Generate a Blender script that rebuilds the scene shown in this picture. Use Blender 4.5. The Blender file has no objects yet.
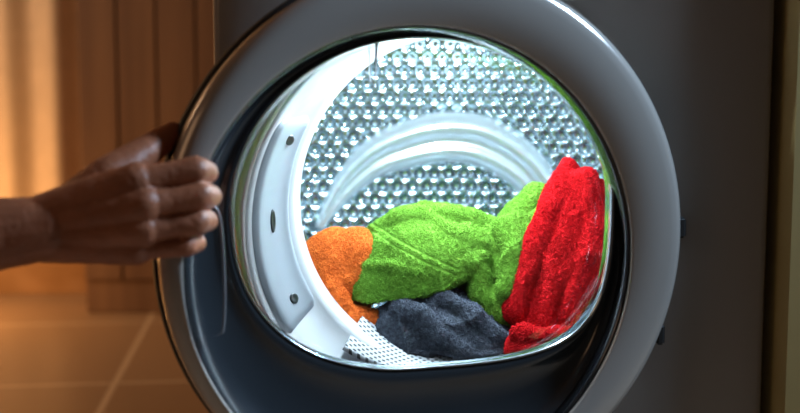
import bpy, bmesh, math, random
import numpy as np
from mathutils import Vector, Matrix, noise, Euler
random.seed(3)
S=bpy.context.scene
COL=S.collection

# ------------------------------------------------ helpers
def nd(nt,t,**k):
    n=nt.nodes.new(t)
    for a,b in k.items(): setattr(n,a,b)
    return n
def mat(name,color,rough=.5,metal=0,spec=.5,coat=0,sheen=0,sss=0,nscale=0,namt=.1,bump=0,bscale=100,emit=None):
    m=bpy.data.materials.new(name); m.use_nodes=True
    nt=m.node_tree; b=nt.nodes['Principled BSDF']
    b.inputs['Base Color'].default_value=(*color,1)
    b.inputs['Roughness'].default_value=rough
    b.inputs['Metallic'].default_value=metal
    b.inputs['Specular IOR Level'].default_value=spec
    b.inputs['Coat Weight'].default_value=coat
    b.inputs['Sheen Weight'].default_value=sheen
    if sss:
        b.inputs['Subsurface Weight'].default_value=sss
        b.inputs['Subsurface Radius'].default_value=(.02,.008,.004)
        b.inputs['Subsurface Scale'].default_value=.3
    tc=nd(nt,'ShaderNodeTexCoord')
    if nscale:
        n=nd(nt,'ShaderNodeTexNoise'); n.inputs['Scale'].default_value=nscale; n.inputs['Detail'].default_value=5
        nt.links.new(tc.outputs['Object'],n.inputs['Vector'])
        r=nd(nt,'ShaderNodeValToRGB')
        r.color_ramp.elements[0].position=.3; r.color_ramp.elements[1].position=.7
        r.color_ramp.elements[0].color=(*[c*(1-namt) for c in color],1)
        r.color_ramp.elements[1].color=(*[min(1,c*(1+namt)) for c in color],1)
        nt.links.new(n.outputs['Fac'],r.inputs['Fac']); nt.links.new(r.outputs['Color'],b.inputs['Base Color'])
    if bump:
        n=nd(nt,'ShaderNodeTexNoise'); n.inputs['Scale'].default_value=bscale; n.inputs['Detail'].default_value=3
        nt.links.new(tc.outputs['Object'],n.inputs['Vector'])
        bp=nd(nt,'ShaderNodeBump'); bp.inputs['Strength'].default_value=bump; bp.inputs['Distance'].default_value=.002
        nt.links.new(n.outputs['Fac'],bp.inputs['Height']); nt.links.new(bp.outputs['Normal'],b.inputs['Normal'])
    return m
def mesh_obj(name,verts,faces,material,smooth=True,parent=None):
    me=bpy.data.meshes.new(name); me.from_pydata([tuple(v) for v in verts],[],faces); me.update()
    if smooth: me.polygons.foreach_set('use_smooth',[True]*len(me.polygons))
    o=bpy.data.objects.new(name,me); COL.objects.link(o)
    if material: me.materials.append(material)
    if parent: o.parent=parent
    return o
def empty(name,loc=(0,0,0)):
    e=bpy.data.objects.new(name,None); e.location=loc; COL.objects.link(e); e.empty_display_size=.05; return e
def loft(name,rings,material,parent=None,cap_first=False,cap_last=False,closed=True,flip=False,smooth=True):
    n=len(rings[0]); V=[p for r in rings for p in r]; F=[]
    for i in range(len(rings)-1):
        for j in range(n if closed else n-1):
            k=(j+1)%n
            f=(i*n+j,i*n+k,(i+1)*n+k,(i+1)*n+j)
            F.append(f[::-1] if flip else f)
    if cap_first: F.append(tuple(range(n))[::-1])
    if cap_last: F.append(tuple(range((len(rings)-1)*n,len(rings)*n)))
    return mesh_obj(name,V,F,material,smooth,parent)
def box(name,lo,hi,material,parent=None,bev=0.0):
    bm=bmesh.new(); bmesh.ops.create_cube(bm,size=1)
    for v in bm.verts:
        v.co=Vector([lo[i]+(v.co[i]+.5)*(hi[i]-lo[i]) for i in range(3)])
    if bev: bmesh.ops.bevel(bm,geom=bm.edges[:],offset=bev,segments=3,affect='EDGES')
    me=bpy.data.meshes.new(name); bm.to_mesh(me); bm.free(); me.materials.append(material)
    o=bpy.data.objects.new(name,me); COL.objects.link(o)
    if parent: o.parent=parent
    return o

def roundcone(V,F,p0,r0,p1,r1,fl=1.0,seg=20):
    p0=Vector(p0);p1=Vector(p1); ax=p1-p0; L=ax.length; ax.normalize()
    up=Vector((0,1,0)) if abs(ax.y)<.9 else Vector((0,0,1))
    a=ax.cross(up).normalized(); b=a.cross(ax).normalized()
    base=len(V); prof=[]
    for i in range(1,7): 
        t=math.pi/2*(i/6); prof.append((-r0*math.cos(t),r0*math.sin(t)))
    for i in range(0,6):
        t=math.pi/2*(i/6); prof.append((L+r1*math.sin(t),r1*math.cos(t)))
    V.append(p0-ax*r0)
    for (h,r) in prof:
        for j in range(seg):
            q=2*math.pi*j/seg
            V.append(p0+ax*h+a*(r*math.cos(q))+b*(r*math.sin(q)*fl))
    V.append(p1+ax*r1); last=len(V)-1
    for j in range(seg):
        k=(j+1)%seg
        F.append((base,base+1+k,base+1+j))
        for i in range(len(prof)-1):
            s=base+1+i*seg; F.append((s+j,s+k,s+seg+k,s+seg+j))
        s=base+1+(len(prof)-1)*seg; F.append((s+j,s+k,last))
def ellipsoid(V,F,c,r,rot=(0,0,0),seg=28,rg=16):
    M=Euler([math.radians(x) for x in rot]).to_matrix(); base=len(V); c=Vector(c)
    for i in range(rg+1):
        th=math.pi*i/rg
        for j in range(seg):
            ph=2*math.pi*j/seg
            V.append(c+M@Vector((r[0]*math.sin(th)*math.cos(ph),r[1]*math.sin(th)*math.sin(ph),r[2]*math.cos(th))))
    for i in range(rg):
        for j in range(seg):
            k=(j+1)%seg; s=base+i*seg
            F.append((s+j,s+seg+j,s+seg+k,s+k))
def cr(P,t):
    n=len(P)-1; x=t*n; i=min(int(x),n-1); f=x-i
    g=lambda k:np.array(P[max(0,min(n,k))],float)
    p0,p1,p2,p3=g(i-1),g(i),g(i+1),g(i+2)
    return .5*((2*p1)+(-p0+p2)*f+(2*p0-5*p1+4*p2-p3)*f*f+(-p0+3*p1-3*p2+p3)*f**3)
def sheet(V,F,grid,th,nu=36,nv=36):
    G=np.zeros((nu,nv,3))
    for a in range(nu):
        row=[cr(g,a/(nu-1)) for g in grid]
        for b in range(nv): G[a,b]=cr(row,b/(nv-1))
    du=np.gradient(G,axis=0); dv=np.gradient(G,axis=1); N=np.cross(du,dv); N/=np.linalg.norm(N,axis=2,keepdims=True)+1e-9
    base=len(V)
    for sgn in (1,-1):
        for a in range(nu):
            for b in range(nv): V.append(Vector(G[a,b]+sgn*N[a,b]*th/2))
    idx=lambda s,a,b: base+s*nu*nv+a*nv+b
    for a in range(nu-1):
        for b in range(nv-1):
            F.append((idx(0,a,b),idx(0,a+1,b),idx(0,a+1,b+1),idx(0,a,b+1)))
            F.append((idx(1,a,b),idx(1,a,b+1),idx(1,a+1,b+1),idx(1,a+1,b)))
    for a in range(nu-1):
        F.append((idx(0,a,0),idx(1,a,0),idx(1,a+1,0),idx(0,a+1,0)))
        F.append((idx(0,a,nv-1),idx(0,a+1,nv-1),idx(1,a+1,nv-1),idx(1,a,nv-1)))
    for b in range(nv-1):
        F.append((idx(0,0,b),idx(0,0,b+1),idx(1,0,b+1),idx(1,0,b)))
        F.append((idx(0,nu-1,b),idx(1,nu-1,b),idx(1,nu-1,b+1),idx(0,nu-1,b+1)))
def fused(name,parts,material,voxel=.0015,smooth_it=5,disp=None,parent=None,tufts=False,skip=None):
    V=[];F=[]
    for p in parts:
        if p[0]=='c':
            fl=p[2] if len(p)>2 else 1
            for a,b in zip(p[1][:-1],p[1][1:]): roundcone(V,F,a[:3],a[3],b[:3],b[3],fl)
        elif p[0]=='e': ellipsoid(V,F,*p[1:])
        elif p[0]=='s': sheet(V,F,p[1],p[2])
    o=mesh_obj(name,V,F,None)
    m=o.modifiers.new('r','REMESH'); m.mode='VOXEL'; m.voxel_size=voxel
    m=o.modifiers.new('s','SMOOTH'); m.iterations=smooth_it; m.factor=.5
    dg=bpy.context.evaluated_depsgraph_get(); ev=o.evaluated_get(dg)
    me=bpy.data.meshes.new_from_object(ev,depsgraph=dg)
    o.modifiers.clear(); old=o.data; o.data=me; bpy.data.meshes.remove(old); me.name=name
    if disp:
        for v,nrm in [(v,v.normal.copy()) for v in me.vertices]:
            v.co+=nrm*disp(v.co)
    me.materials.clear(); me.materials.append(material)
    me.polygons.foreach_set('use_smooth',[True]*len(me.polygons))
    if tufts:
        me.update(); n=len(me.vertices)
        co=np.zeros(n*3); me.vertices.foreach_get('co',co); co=co.reshape(-1,3)
        no=np.array([v.normal[:] for v in me.vertices])
        rng=np.random.default_rng(7)
        keep=rng.random(n)<.85
        keep&=(no[:,1]<.35)
        if skip: keep&=~np.array([skip(c) for c in co])
        co=co[keep]; no=no[keep]; k=len(co)
        rv=rng.normal(size=(k,3)); a=np.cross(no,rv); a/=np.linalg.norm(a,axis=1,keepdims=True); b=np.cross(no,a)
        w=(.00055+.0003*rng.random(k))[:,None]; L=(.0011+.0010*rng.random(k))[:,None]
        base=co+a*((rng.random(k)-.5)*.001)[:,None]+b*((rng.random(k)-.5)*.001)[:,None]
        lean=no+.5*rng.normal(size=(k,3))*1.0; lean/=np.linalg.norm(lean,axis=1,keepdims=True)
        p0=base+a*w-no*.0004; p1=base-a*w*.5+b*w*.87-no*.0004; p2=base-a*w*.5-b*w*.87-no*.0004
        m0=p0+lean*L*.7; m1=p1+lean*L*.7; m2=p2+lean*L*.7; tip=base+lean*L
        VV=np.stack([p0,p1,p2,m0,m1,m2,tip],1).reshape(-1,3)
        i0=(np.arange(k)*7)[:,None]
        tri=np.concatenate([i0+np.array(q) for q in ((0,1,4),(0,4,3),(1,2,5),(1,5,4),(2,0,3),(2,3,5),(3,4,6),(4,5,6),(5,3,6))],1).reshape(-1,3)
        tm=bpy.data.meshes.new(name+'_pile')
        tm.vertices.add(len(VV)); tm.vertices.foreach_set('co',VV.ravel())
        tm.loops.add(len(tri)*3); tm.loops.foreach_set('vertex_index',tri.ravel().astype(np.int32))
        tm.polygons.add(len(tri)); tm.polygons.foreach_set('loop_start',np.arange(len(tri),dtype=np.int32)*3)
        tm.update(calc_edges=True); tm.validate(); tm.materials.append(material)
        tm.polygons.foreach_set('use_smooth',[True]*len(tm.polygons))
        to=bpy.data.objects.new('terry_pile',tm); COL.objects.link(to); to.parent=o
    if parent: o.parent=parent
    return o

# ------------------------------------------------ materials
M_white=mat('appliance_enamel',(.29,.265,.245),.34,coat=.2,nscale=3,namt=.03)
M_ring=mat('door_ring_grey',(.44,.40,.355),.18,metal=.30,coat=.5,nscale=4,namt=.03)
M_black=mat('black_gloss_plastic',(.008,.009,.010),.14,coat=.5,nscale=5,namt=.1)
M_inner=mat('door_inner_frame',(.030,.037,.043),.22,coat=.7,nscale=5,namt=.1)
M_collar=mat('white_collar_plastic',(.66,.70,.74),.3,coat=.3,nscale=6,namt=.02)
M_plate=mat('grey_plate_plastic',(.33,.38,.43),.35,nscale=8,namt=.03)
M_steel=mat('drum_steel',(.50,.60,.64),.14,metal=1,nscale=9,namt=.05)
M_lifter=mat('lifter_satin',(.78,.84,.88),.14,metal=.7,coat=.4,nscale=7,namt=.02)
M_chrome=mat('window_trim_chrome',(.5,.56,.6),.14,metal=1,nscale=7,namt=.02)
M_screw=mat('screw_dark',(.12,.13,.14),.3,metal=.9,nscale=20)
M_rubber=mat('rubber_dark',(.02,.02,.02),.7,nscale=20)

def perforated():
    m=mat('perforated_filter',(.6,.64,.68),.4)
    nt=m.node_tree; b=nt.nodes['Principled BSDF']; tc=nt.nodes['Texture Coordinate']
    mp=nd(nt,'ShaderNodeMapping'); mp.inputs['Rotation'].default_value=(0,0,math.radians(45)); mp.inputs['Scale'].default_value=(165,165,165)
    nt.links.new(tc.outputs['Object'],mp.inputs['Vector'])
    fr=nd(nt,'ShaderNodeVectorMath',operation='FRACTION'); nt.links.new(mp.outputs['Vector'],fr.inputs[0])
    sp=nd(nt,'ShaderNodeSeparateXYZ'); nt.links.new(fr.outputs[0],sp.inputs[0])
    cb=nd(nt,'ShaderNodeCombineXYZ'); nt.links.new(sp.outputs[0],cb.inputs[0]); nt.links.new(sp.outputs[1],cb.inputs[1])
    ds=nd(nt,'ShaderNodeVectorMath',operation='DISTANCE'); ds.inputs[1].default_value=(.5,.5,0); nt.links.new(cb.outputs[0],ds.inputs[0])
    gt=nd(nt,'ShaderNodeMath',operation='GREATER_THAN'); gt.inputs[1].default_value=.3; nt.links.new(ds.outputs['Value'],gt.inputs[0])
    mx=nd(nt,'ShaderNodeMix',data_type='RGBA'); mx.inputs[6].default_value=(.05,.055,.06,1); mx.inputs[7].default_value=(.55,.59,.63,1)
    nt.links.new(gt.outputs[0],mx.inputs[0]); nt.links.new(mx.outputs[2],b.inputs['Base Color'])
    return m
M_perf=perforated()

def glass_mat():
    m=bpy.data.materials.new('door_glass'); m.use_nodes=True; nt=m.node_tree; nt.nodes.clear()
    out=nd(nt,'ShaderNodeOutputMaterial'); mx=nd(nt,'ShaderNodeMixShader'); tr=nd(nt,'ShaderNodeBsdfTransparent'); gl=nd(nt,'ShaderNodeBsdfGlossy')
    tr.inputs[0].default_value=(.96,.98,1,1); gl.inputs['Roughness'].default_value=.03
    fr=nd(nt,'ShaderNodeFresnel'); fr.inputs['IOR'].default_value=1.6
    tc=nd(nt,'ShaderNodeTexCoord'); n=nd(nt,'ShaderNodeTexNoise'); n.inputs['Scale'].default_value=5
    bp=nd(nt,'ShaderNodeBump'); bp.inputs['Strength'].default_value=.15; bp.inputs['Distance'].default_value=.01
    nt.links.new(tc.outputs['Object'],n.inputs['Vector']); nt.links.new(n.outputs['Fac'],bp.inputs['Height'])
    nt.links.new(bp.outputs['Normal'],gl.inputs['Normal'])
    nt.links.new(fr.outputs[0],mx.inputs[0])
    nt.links.new(tr.outputs[0],mx.inputs[1]); nt.links.new(gl.outputs[0],mx.inputs[2]); nt.links.new(mx.outputs[0],out.inputs[0])
    return m
M_glass=glass_mat()

def terry(name,col,dark):
    m=bpy.data.materials.new(name); m.use_nodes=True; nt=m.node_tree; b=nt.nodes['Principled BSDF']
    b.inputs['Roughness'].default_value=.95; b.inputs['Specular IOR Level'].default_value=.08
    b.inputs['Sheen Weight'].default_value=.12; b.inputs['Sheen Roughness'].default_value=.4
    b.inputs['Sheen Tint'].default_value=(*col,1)
    tc=nd(nt,'ShaderNodeTexCoord'); v=nd(nt,'ShaderNodeTexNoise'); v.inputs['Scale'].default_value=260; v.inputs['Detail'].default_value=2
    nt.links.new(tc.outputs['Object'],v.inputs['Vector'])
    r=nd(nt,'ShaderNodeValToRGB'); r.color_ramp.elements[0].position=.3; r.color_ramp.elements[1].position=.7
    r.color_ramp.elements[0].color=(*dark,1); r.color_ramp.elements[1].color=(*col,1)
    nt.links.new(v.outputs['Fac'],r.inputs['Fac']); nt.links.new(r.outputs['Color'],b.inputs['Base Color'])
    return m
M_green=terry('terry_green',(.145,.32,.038),(.09,.21,.020))
M_orange=terry('terry_orange',(.72,.17,.03),(.46,.09,.015))
M_red=terry('terry_red',(.52,.008,.012),(.32,.003,.005))
M_grey=terry('terry_slate',(.090,.105,.135),(.048,.056,.075))

# ------------------------------------------------ dryer body
N=192
def T(i): return 2*math.pi*i/N
HC=(.06,.45); HR=.215
DC=(.07,.47); DR=.225
OC=(.07,.47); OX=.182; OZ=.182
dryer=empty('tumble_dryer',(.094,.0,0))
def W(o):
    o.parent=dryer; o.matrix_parent_inverse=Matrix.Translation((-.094,0,0)); return o
def rect(y,x0,x1,z0,z1,p=26):
    cx,cz=(x0+x1)/2,(z0+z1)/2; a,b=(x1-x0)/2,(z1-z0)/2; R=[]
    for i in range(N):
        c,s=math.cos(T(i)),math.sin(T(i)); k=(abs(c)**p+abs(s)**p)**(-1/p)
        R.append((cx+a*c*k,y,cz+b*s*k))
    return R
def circ(c,r,y): return [(c[0]+r*math.cos(T(i)),y,c[1]+r*math.sin(T(i))) for i in range(N)]
BX=(-.184,.368,.015,.85)
def br(y,g): return rect(y,BX[0]+g,BX[1]-g,BX[2]+g,BX[3]-g)
W(loft('cabinet_shell',[circ(HC,HR,.004),circ(HC,HR+.001,.001),circ(HC,HR+.004,0),br(0,.008),br(.002,.003),br(.007,0),br(.60,0)],M_white,cap_last=True))
for k,(fx,fy) in enumerate([(-.14,.05),(.33,.05),(-.14,.55),(.33,.55)]):
    W(loft('foot_%d'%(k+1),[[(fx+.02*math.cos(t*math.pi/12),fy+.02*math.sin(t*math.pi/12),z) for t in range(24)] for z in (0,.018)],M_rubber,cap_first=True,cap_last=True))
def collar_pt(t,s,off=0):
    c,sn=math.cos(t),math.sin(t)
    a=Vector((HC[0]+(HR-.003)*c,.004,HC[1]+(HR-.003)*sn)); b=Vector((OC[0]+OX*c,.056,OC[1]+OZ*sn))
    p=a.lerp(b,s); p.y+=.012*math.sin(math.pi*s)
    p.x-=off*c*.7; p.z-=off*sn*.7; p.y-=off*.7
    return p
rings=[circ(HC,HR,.004)]+[[collar_pt(T(i),s/10) for i in range(N)] for s in range(11)]
def oval(k,y): return [(OC[0]+OX*k*math.cos(T(i)),y,OC[1]+OZ*k*math.sin(T(i))) for i in range(N)]
rings+=[oval(.985,.060),oval(.975,.070),oval(.975,.090),oval(.99,.100),oval(1.05,.103),circ(DC,DR,.105)]
W(loft('door_opening_collar',rings,M_collar))
rr=[]
for a in range(41):
    t=math.radians(149+ (213-149)*a/40); e=min(1,min(a,40-a)/3.0); e=math.sqrt(max(0,1-(1-e)**2))
    row=[]
    for b in range(15):
        s=.47+(b/14-.5)*(.80*(.75+.25*e)); edge=min(1,min(b,14-b)/1.2)
        row.append(tuple(collar_pt(t,s,.006*min(e+.0,edge)+.0002)))
    rr.append(row)
W(loft('latch_plate',rr,M_plate,closed=False))
def disc_on(t,s,r,h,name,m,sc=1):
    p=collar_pt(t,s,.006); n=(collar_pt(t,s,.02)-collar_pt(t,s,0)).normalized()
    a=Vector((0,0,1)).cross(n).normalized(); b=n.cross(a)
    R=[[tuple(p+n*hh+a*(rr_*math.cos(q*math.pi/12))+b*(rr_*sc*math.sin(q*math.pi/12))) for q in range(24)] for rr_,hh in ((r,0),(r,h*.7),(r*.8,h),(r*.4,h*.6))]
    W(loft(name,R,m,cap_last=True))
disc_on(math.radians(156),.45,.0055,.002,'plate_screw_1',M_screw)
disc_on(math.radians(206),.45,.0055,.002,'plate_screw_2',M_screw)
disc_on(math.radians(181),.42,.0032,.002,'latch_slot',M_screw,3.8)

def hexh(u,v,c=.0155):
    k=2*math.pi/c*1.1547
    s=math.cos(k*v)+math.cos(k*(v*.5+u*.8660))+math.cos(k*(v*.5-u*.8660))
    return max(-1.3,min(2.2,s))*.0013
NU=560;NV=100;rings=[]
YB=.45
for j in range(NV+1):
    y=.105+(YB-.105)*j/NV; R=[]
    for i in range(NU):
        t=2*math.pi*i/NU; r=DR-hexh(DR*t*(round(2*math.pi*DR/.0155)*.0155/(2*math.pi*DR)),y)
        R.append((DC[0]+r*math.cos(t),y,DC[1]+r*math.sin(t)))
    rings.append(R)
W(loft('drum_wall',rings,M_steel))
g=360; V=[];F=[];ids={}
def backy(r): return YB+.03*(1-(r/DR)**2)
for a in range(g+1):
    for b in range(g+1):
        x=-DR+2*DR*a/g; z=-DR+2*DR*b/g; r=math.hypot(x,z)
        if r<DR*1.012:
            if r>DR: x*=DR/r; z*=DR/r; r=DR
            ids[(a,b)]=len(V); V.append((DC[0]+x,backy(r)+hexh(x,z,.0210)*1.4*(1 if r<DR*.97 else 0),DC[1]+z))
for a in range(g):
    for b in range(g):
        q=[(a,b),(a+1,b),(a+1,b+1),(a,b+1)]
        if all(k in ids for k in q): F.append([ids[k] for k in q])
W(mesh_obj('drum_back',V,F,M_steel))
def lifter(name):
    ctr=[(-.185,-.075,.008),(-.150,-.020,.020),(-.105,.022,.030),(-.05,.044,.036),(0,.052,.038),(.05,.044,.038),(.10,.014,.034),(.135,-.03,.028),(.155,-.09,.016)]
    rings=[]; n=70
    for i in range(n+1):
        x,z,w=cr(ctr,i/n); x2,z2,_=cr(ctr,min(1,i/n+.01)); x1,z1,_=cr(ctr,max(0,i/n-.01))
        tx,tz=x2-x1,z2-z1; L=math.hypot(tx,tz)+1e-9; nx,nz=-tz/L,tx/L; R=[]
        for k in range(41):
            q=k/40; off=(q*2-1)*w
            h=(math.sin(math.pi*q)**.5)*(.012+w*.45) - .010*math.exp(-((q-.45)/.16)**2)*(w/.036)
            px,pz=x+nx*off,z+nz*off
            R.append((DC[0]+px,backy(min(DR,math.hypot(px,pz)))+.004-h,DC[1]+pz))
        rings.append(R)
    W(loft(name,rings,M_lifter,closed=False,cap_first=True,cap_last=True))
lifter('drum_lifter')
rr=[]
for a in range(41):
    u=-1+2*a/40; row=[]
    for b in range(13):
        v=b/12; x=.075+u*(.135-.02*v); y=.03+.09*v; z=.291+.022*v+.03*abs(u)**3
        row.append((x,y,z))
    rr.append(row)
gr=W(loft('lint_filter_grille',rr,M_perf,closed=False)); m=gr.modifiers.new('s','SOLIDIFY'); m.thickness=.004

# ------------------------------------------------ door
TH=math.radians(18)
DO=Vector((.039,-.107,.45)); U=Vector((math.cos(TH),math.sin(TH),0)); NN=Vector((math.sin(TH),-math.cos(TH),0))
door=empty('dryer_door',DO)
def D(o): o.parent=door; o.matrix_parent_inverse=Matrix.Translation(-DO); return o
def P(u,w,n): return tuple(DO+U*u+Vector((0,0,w))+NN*n)
def dc(r,n,c=(0,0)): return [P(c[0]+r*math.cos(T(i)),c[1]+r*math.sin(T(i)),n) for i in range(N)]
BC=(-.020,-.017)
D(loft('door_front_ring',[dc(.243,-.030),dc(.2495,-.027),dc(.2510,-.022),dc(.2510,-.012),dc(.2500,-.008),dc(.2475,-.0045),dc(.2440,-.0018),dc(.240,-.0002),dc(.235,.0004,(-.0015,-.001)),dc(.2138,.001,BC),dc(.2125,.000,BC),dc(.212,-.003,BC)],M_ring))
def gl(k,n,drop=0,near=.024):
    R=[]
    for i in range(N):
        c,s=math.cos(T(i)),math.sin(T(i))
        top=.156; cz=.032
        p=2.0 if s>0 else 2.7+.95*max(-.4,min(1,c*1.4))
        q=(abs(c)**p+abs(s)**p)**(-1/p)
        R.append(P(-.002+.184*c*q*k,cz+top*s*q*k-drop*(.5-.5*s*q),n+near*max(0,c)**1.5))
    return R
D(loft('black_bezel',[dc(.2122,-.002,BC),dc(.2108,-.0022,BC),dc(.2095,-.008,BC),dc(.2090,-.018,BC)],M_black))
def mixr(A,B,t): return [tuple(Vector(a).lerp(Vector(b),t)) for a,b in zip(A,B)]
A=dc(.2090,-.018,BC); B=gl(1.0,-.045)
R=[A]
for t,dn in ((.12,-.008),(.3,-.010),(.5,-.009),(.7,-.006),(.85,-.001),(.94,.004),(1,.002)):
    R.append([tuple(Vector(p)+NN*dn) for p in mixr(A,B,t)])
D(loft('inner_frame',R,M_inner))
D(loft('window_trim',[gl(1.002,-.0435),gl(.998,-.0405),gl(.992,-.0405),gl(.988,-.045),gl(.987,-.055)],M_chrome))
D(loft('glass_seal',[gl(.99,-.046),gl(1.0,-.060),gl(1.03,-.062),dc(.235,-.045,(-.004,0)),dc(.240,-.030)],M_rubber))
D(loft('glass_bowl',[gl(.98,-.050),gl(.965,-.07,.011,.040),gl(.945,-.09,.021,.053),gl(.915,-.108,.031,.062),gl(.86,-.122,.041,.066),gl(.75,-.132,.042,.055),gl(.57,-.139,.038,.036),gl(.36,-.143,.032,.018),gl(.15,-.145,.026,.006),gl(.01,-.1455,.022,0)],M_glass))
D(loft('rear_ring',[dc(.235,-.028),dc(.254,-.029,(.001,0)),dc(.255,-.040,(.001,0)),dc(.235,-.045)],M_rubber))
for k,w in enumerate((.005,-.10)):
    u=math.sqrt(.25**2-w*w)
    o=D(box('hinge_%d'%(k+1),(-.004,-.010,-.010),(.004,.012,.010),M_rubber,bev=.002))
    o.location=Vector(P(u+.003,w,-.014))
pts=[(-.209,.045),(-.199,.030),(-.196,-.02),(-.197,-.062),(-.202,-.072),(-.224,-.072)]
rings=[]
for i in range(41):
    p=cr(pts,i/40); 
    rings.append([P(p[0]+.0016*math.cos(q*math.pi/4),p[1]+.0016*math.sin(q*math.pi/4)*.6,-.014+.004*math.sin(q*math.pi/4)) for q in range(8)])
D(loft('handle_lip',rings,mat('handle_trim',(.35,.37,.4),.25,metal=.6,nscale=9),cap_first=True,cap_last=True))
V=[];F=[]
for i in range(70):
    t=math.radians(108+ i*.75); r0,r1=.2093,.2107
    b=len(V)
    for (r,dt) in ((r0,-.0025),(r1,-.0025),(r1,.0025),(r0,.0025)):
        V.append(P(BC[0]+r*math.cos(t+dt*.5),BC[1]+r*math.sin(t+dt*.5),-.0012-(.211-r)*2.5))
    F.append((b,b+1,b+2,b+3))
D(mesh_obj('vent_ticks',V,F,mat('tick_grey',(.6,.63,.66),.4,nscale=9),False))
D(loft('latch_catch',[[P(-.050+dx*k,w,-.05+dn) for dx,dn in ((-.004,0),(.004,0),(.004,-.006),(-.004,-.006))] for w,k in ((.185,1.6),(.178,1.0),(.150,.6),(.146,.3))],M_glass,cap_first=True,cap_last=True))

# ------------------------------------------------ towels
def mk(seed,a1,f1,a2,f2,st=(1,1,1),extra=None):
    o=Vector((seed*3.1,seed*1.7,seed*.9))
    def d(p):
        q=Vector((p.x*st[0],p.y*st[1],p.z*st[2]))
        r=1-abs(noise.noise(q*f1+o))*2.2
        h=a1*(max(0,r)**2-.5)+a2*noise.noise(q*f2+o)
        t=1.0
        if extra:
            e,t=extra(p); h+=e
        h+=t*(.0010*noise.noise(p*420+o))
        return h
    return d
def band_s(p): return (p[0]-.02)*.40+(p[2]-.410)*.916
def in_band(p): return -.037<p[0]<.064 and p[1]<.17 and abs(abs(band_s(p))-.0035)<.0014
def green_band(p):
    if -.037<p.x<.064 and p.y<.17:
        s=band_s(p)
        e=0
        for c in (-.0035,.0035):
            e-=.0010*math.exp(-((s-c)/.0013)**2)
        return e,(.3 if abs(s)<.006 else 1.0)
    return 0,1.0
fused('orange_towel',[
 ('e',(-.076,.165,.370),(.053,.05,.062),(0,12,0)),
 ('e',(-.050,.165,.388),(.045,.045,.045),(0,0,0)),
 ('c',[(-.106,.150,.375,.020),(-.095,.132,.345,.022),(-.054,.115,.330,.022),(-.022,.120,.328,.018)]),
 ('c',[(-.098,.145,.400,.014),(-.080,.128,.378,.014),(-.065,.112,.348,.014)]),
 ('c',[(-.02,.19,.30,.03),(.0,.2,.29,.035)]),
],M_orange,smooth_it=10,disp=mk(1,.003,14,.002,40),tufts=True)
fused('green_towel',[
 ('s',[[(-.054,.15,.394),(-.054,.135,.380),(-.052,.128,.368),(-.050,.125,.356)],
       [(-.034,.17,.424),(-.028,.130,.402),(-.020,.108,.378),(-.014,.102,.358)],
       [(.002,.18,.448),(.006,.130,.426),(.014,.098,.396),(.022,.092,.364)],
       [(.050,.18,.454),(.050,.135,.436),(.058,.106,.410),(.064,.100,.380)],
       [(.100,.19,.438),(.094,.15,.424),(.092,.128,.412),(.088,.118,.390)]],.013),
 ('c',[(-.032,.17,.420,.011),(-.004,.160,.440,.014),(.03,.155,.446,.015),(.065,.155,.446,.015),(.104,.160,.428,.015)]),
 ('c',[(-.046,.128,.368,.010),(-.012,.106,.368,.010),(.025,.096,.373,.011),(.062,.104,.386,.011),(.088,.118,.404,.012)]),
 ('c',[(.0,.14,.428,.010),(.035,.113,.411,.011),(.07,.106,.400,.010)]),
 ('c',[(-.045,.135,.390,.009),(-.01,.106,.396,.009),(.02,.095,.390,.009)]),
 ('c',[(.03,.15,.446,.012),(.055,.125,.428,.011),(.088,.125,.418,.011)]),
 ('e',(.03,.19,.398),(.065,.05,.045)),
 ('e',(.078,.140,.416),(.030,.028,.024),(0,25,0)),
 ('e',(.120,.160,.386),(.046,.042,.054),(0,-18,0)),
 ('c',[(.100,.15,.425,.014),(.086,.118,.392,.014),(.090,.110,.364,.014),(.112,.108,.345,.016)]),
 ('c',[(.118,.14,.432,.016),(.128,.116,.405,.016),(.120,.103,.370,.017)]),
 ('c',[(.135,.15,.435,.018),(.152,.125,.405,.018),(.146,.113,.365,.020),(.128,.110,.340,.016)]),
 ('c',[(.13,.18,.432,.018),(.142,.19,.447,.017),(.160,.20,.463,.018),(.185,.2,.455,.018),(.17,.2,.42,.03)]),
 ('c',[(.150,.18,.42,.012),(.158,.17,.440,.011),(.175,.175,.452,.010)]),
 ('e',(.10,.2,.34),(.06,.06,.045)),
],M_green,smooth_it=7,disp=mk(2,.004,18,.0025,42,(1,1,.7),green_band),tufts=True,skip=in_band)
fused('slate_towel',[
 ('e',(.045,.130,.318),(.066,.045,.038),(0,5,0)),
 ('s',[[(-.030,.12,.332),(-.028,.10,.322),(-.026,.09,.312),(-.022,.085,.304)],
       [(.005,.13,.362),(.004,.10,.348),(.002,.085,.328),(.004,.072,.306)],
       [(.045,.13,.368),(.048,.095,.358),(.052,.074,.332),(.055,.062,.306)],
       [(.085,.13,.352),(.088,.10,.345),(.094,.080,.322),(.098,.068,.304)],
       [(.122,.13,.330),(.126,.11,.322),(.130,.095,.312),(.130,.085,.304)]],.012),
 ('c',[(.0,.10,.352,.011),(.022,.080,.347,.012),(.040,.070,.325,.013),(.07,.068,.310,.012)]),
 ('c',[(.048,.092,.362,.012),(.075,.086,.347,.013),(.10,.082,.322,.012),(.128,.088,.310,.010)]),
 ('c',[(-.024,.095,.316,.010),(.0,.080,.308,.011),(.03,.070,.306,.010)]),
 ('e',(.05,.17,.29),(.07,.06,.04)),
],M_grey,smooth_it=6,disp=mk(3,.004,20,.002,50),tufts=True)
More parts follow.
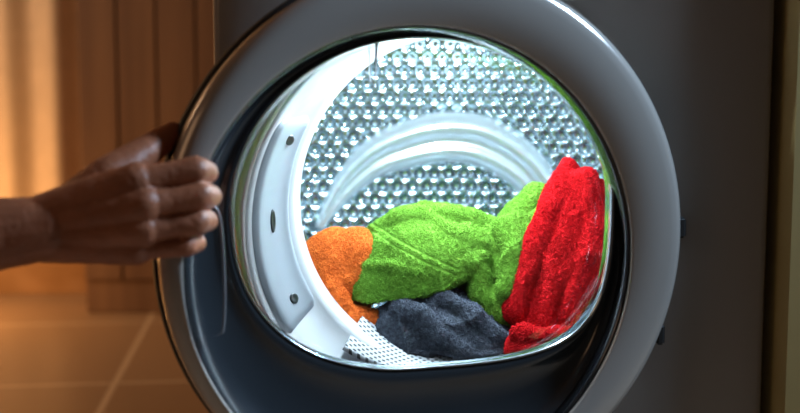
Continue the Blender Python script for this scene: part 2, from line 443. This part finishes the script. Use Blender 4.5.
fused('red_towel',[
 ('s',[[(.205,.16,.502),(.160,.15,.445),(.134,.130,.395),(.118,.10,.335)],
       [(.195,.14,.498),(.176,.12,.445),(.158,.100,.390),(.142,.080,.330)],
       [(.210,.13,.490),(.206,.11,.440),(.197,.09,.385),(.185,.075,.330)],
       [(.236,.15,.485),(.242,.13,.435),(.240,.10,.385),(.235,.085,.330)]],.012),
 ('e',(.205,.17,.41),(.050,.04,.080),(0,10,0)),
 ('c',[(.190,.15,.500,.011),(.168,.130,.460,.015),(.145,.112,.410,.016),(.126,.095,.350,.016)]),
 ('c',[(.207,.135,.490,.013),(.214,.108,.435,.016),(.197,.090,.380,.015),(.180,.078,.345,.013)]),
 ('c',[(.160,.118,.42,.010),(.168,.092,.385,.011),(.160,.08,.34,.012)]),
 ('c',[(.232,.14,.46,.018),(.246,.12,.41,.020),(.245,.10,.35,.020)]),
 ('c',[(.132,.070,.311,.019),(.165,.050,.308,.024),(.20,.048,.308,.025),(.240,.064,.314,.023)]),
 ('c',[(.128,.066,.329,.011),(.17,.042,.331,.012),(.225,.048,.335,.012)]),
 ('e',(.195,.12,.33),(.06,.05,.045)),
],M_red,disp=mk(4,.004,18,.002,42,(1.3,1,.6)),tufts=True)

# ------------------------------------------------ hand and forearm
M_skin=mat('skin',(.38,.13,.06),.48,sss=.1,nscale=60,namt=.12,bump=.3,bscale=350)
hp=[
 ('c',[(-.62,-.30,.425,.044),(-.46,-.25,.452,.038),(-.34,-.220,.472,.031),(-.285,-.212,.478,.026)]),
]
wr=(-.285,-.212,.478)
mcp=[(-.210,-.216,.5170,.0150),(-.204,-.220,.4985,.0155),(-.206,-.217,.4790,.0150),(-.213,-.210,.4610,.0138)]
pip=[(-.165,-.205,.5250,.0112),(-.162,-.208,.5038,.0117),(-.165,-.206,.4825,.0112),(-.175,-.204,.4630,.0099)]
dip=[(-.160,-.182,.521,.0096),(-.1575,-.184,.501,.0100),(-.161,-.183,.4810,.0095),(-.170,-.184,.4625,.0086)]
tip=[(-.172,-.172,.518,.0080),(-.170,-.172,.498,.0082),(-.173,-.172,.4795,.0080),(-.180,-.174,.4620,.0072)]
for k in range(4):
    w0=(wr[0],wr[1],wr[2]+(.010,.004,-.003,-.009)[k],.0190)
    hp.append(('c',[w0,mcp[k]]))
    a=mcp[k];b=pip[k]; mid=tuple(.5*(a[i]+b[i]) for i in range(3))+(.0104 if k<3 else .0092,)
    hp.append(('c',[a[:3]+(.0124 if k<3 else .0106,),mid,b]))
    hp.append(('c',[b,dip[k],tip[k]]))
hp.append(('e',(-.240,-.206,.490),(.042,.020,.032),(0,-8,0)))
hp.append(('c',[(-.268,-.205,.490,.021),(-.238,-.196,.517,.0185),(-.214,-.172,.536,.0140),(-.196,-.142,.552,.0100)]))
hp.append(('c',[(-.245,-.203,.502,.018),(-.218,-.205,.514,.014)]))
fused('hand_gripping_door',hp,M_skin,voxel=.0010,smooth_it=9,disp=lambda p:.0007*noise.noise(p*70)+.0003*noise.noise(p*200))

# ------------------------------------------------ room
def tile_mat():
    m=mat('floor_tiles',(.4,.3,.2),.35); nt=m.node_tree; b=nt.nodes['Principled BSDF']; tc=nt.nodes['Texture Coordinate']
    mp=nd(nt,'ShaderNodeMapping'); mp.inputs['Rotation'].default_value=(0,0,math.radians(-6.4)); mp.inputs['Location'].default_value=(.45,.05,0)
    nt.links.new(tc.outputs['Object'],mp.inputs['Vector'])
    br_=nd(nt,'ShaderNodeTexBrick'); br_.offset=0; br_.inputs['Scale'].default_value=1; br_.inputs['Brick Width'].default_value=.6; br_.inputs['Row Height'].default_value=.6
    br_.inputs['Mortar Size'].default_value=.007
    br_.inputs['Color1'].default_value=(.34,.23,.15,1); br_.inputs['Color2'].default_value=(.38,.26,.17,1); br_.inputs['Mortar'].default_value=(.6,.48,.36,1)
    nt.links.new(mp.outputs[0],br_.inputs['Vector']); nt.links.new(br_.outputs['Color'],b.inputs['Base Color'])
    return m
def wood_mat(name,c1,c2,sc=6):
    m=mat(name,c1,.5); nt=m.node_tree; b=nt.nodes['Principled BSDF']; tc=nt.nodes['Texture Coordinate']
    mp=nd(nt,'ShaderNodeMapping'); mp.inputs['Scale'].default_value=(sc,sc,.35)
    n=nd(nt,'ShaderNodeTexNoise'); n.inputs['Scale'].default_value=3; n.inputs['Detail'].default_value=6
    r=nd(nt,'ShaderNodeValToRGB'); r.color_ramp.elements[0].color=(*c1,1); r.color_ramp.elements[1].color=(*c2,1); r.color_ramp.elements[0].position=.35; r.color_ramp.elements[1].position=.65
    nt.links.new(tc.outputs['Object'],mp.inputs[0]); nt.links.new(mp.outputs[0],n.inputs['Vector']); nt.links.new(n.outputs['Fac'],r.inputs['Fac']); nt.links.new(r.outputs['Color'],b.inputs['Base Color'])
    return m
M_wall=mat('plaster_warm',(.42,.33,.25),.8,nscale=5,namt=.08)
box('floor',(-3,-2.6,-.05),(2,2.2,0),tile_mat())
box('wall_back',(-3,2.1,0),(2,2.2,2.5),M_wall)
box('wall_left',(-3.1,-2.6,0),(-3,2.2,2.5),M_wall)
box('wall_right',(.380,-.03,0),(.50,2.1,2.5),mat('plaster_olive',(.50,.38,.15),.75,nscale=5,namt=.08))
box('ceiling',(-3,-2.6,2.5),(2,2.2,2.6),M_wall)
cu=[]
for a in range(221):
    x=-2.2+1.34*a/220; row=[]
    for b in range(12):
        z=.14+2.2*b/11; row.append((x,1.98+.022*math.sin(x*48+.3*math.sin(x*9))+.01*math.sin(x*21),z))
    cu.append(row)
loft('curtain',cu,mat('curtain_fabric',(.60,.49,.38),.85,nscale=20,namt=.06),closed=False)
cup=empty('wood_cupboard',(-.45,1.9,0))
M_wood=wood_mat('wood_brown',(.17,.095,.06),(.24,.14,.085))
def C(o): o.parent=cup; o.matrix_parent_inverse=Matrix.Translation((.45,-1.9,0)); return o
C(box('carcass',(-.83,1.80,.0),(.30,2.08,2.2),M_wood,bev=.004))
for k in range(11):
    C(box('plank_%d'%(k+1),(-.83+k*.102,1.790,.09),(-.83+k*.102+.098,1.80,2.18),M_wood,bev=.003))
box('baseboard_back',(-3,2.075,0),(-.84,2.1,.10),mat('base_wood',(.30,.16,.07),.5,nscale=8,namt=.1),bev=.003)

# ------------------------------------------------ lights
def light(name,typ,loc,energy,color,size=.1,rot=None,tgt=None,sy=None):
    l=bpy.data.lights.new(name,typ); l.energy=energy; l.color=color
    if typ=='AREA':
        l.size=size
        if sy: l.shape='RECTANGLE'; l.size_y=sy
    else: l.shadow_soft_size=size
    o=bpy.data.objects.new(name,l); o.location=loc; COL.objects.link(o)
    if tgt: o.rotation_euler=(Vector(tgt)-Vector(loc)).to_track_quat('-Z','Y').to_euler()
    return o
cool=(.80,.93,1)
light('drum_lamp','POINT',(.05,.13,.665),7.0,cool,.012)
light('collar_lamp','POINT',(.06,.030,.642),2.3,cool,.010)
light('warm_room_lamp','AREA',(-2.1,.8,1.6),18,(1,.66,.40),.4,tgt=(-1.7,2,.7))
light('warm_floor_lamp','POINT',(-1.32,1.60,.20),11,(1,.48,.15),.08)
light('cool_window','AREA',(.95,-.11,1.20),20,(.50,.72,1),.20,tgt=(.2,-.1,.6))
light('room_fill','AREA',(-1.7,-1.2,1.2),1.9,(1,.60,.34),.8,tgt=(0,0,.5))
w=bpy.data.worlds.new('World'); S.world=w; w.use_nodes=True
w.node_tree.nodes['Background'].inputs[0].default_value=(.40,.30,.24,1); w.node_tree.nodes['Background'].inputs[1].default_value=.05

# ------------------------------------------------ camera
cd=bpy.data.cameras.new('camera'); cam=bpy.data.objects.new('camera',cd); COL.objects.link(cam)
cam.location=(0,-1.1,.589); cam.rotation_euler=(math.radians(84),0,0); cd.lens=50; cd.sensor_width=36
cd.dof.use_dof=True; cd.dof.focus_distance=1.18; cd.dof.aperture_fstop=3.4
cd.clip_start=.02
S.camera=cam
S.view_settings.view_transform='Standard'
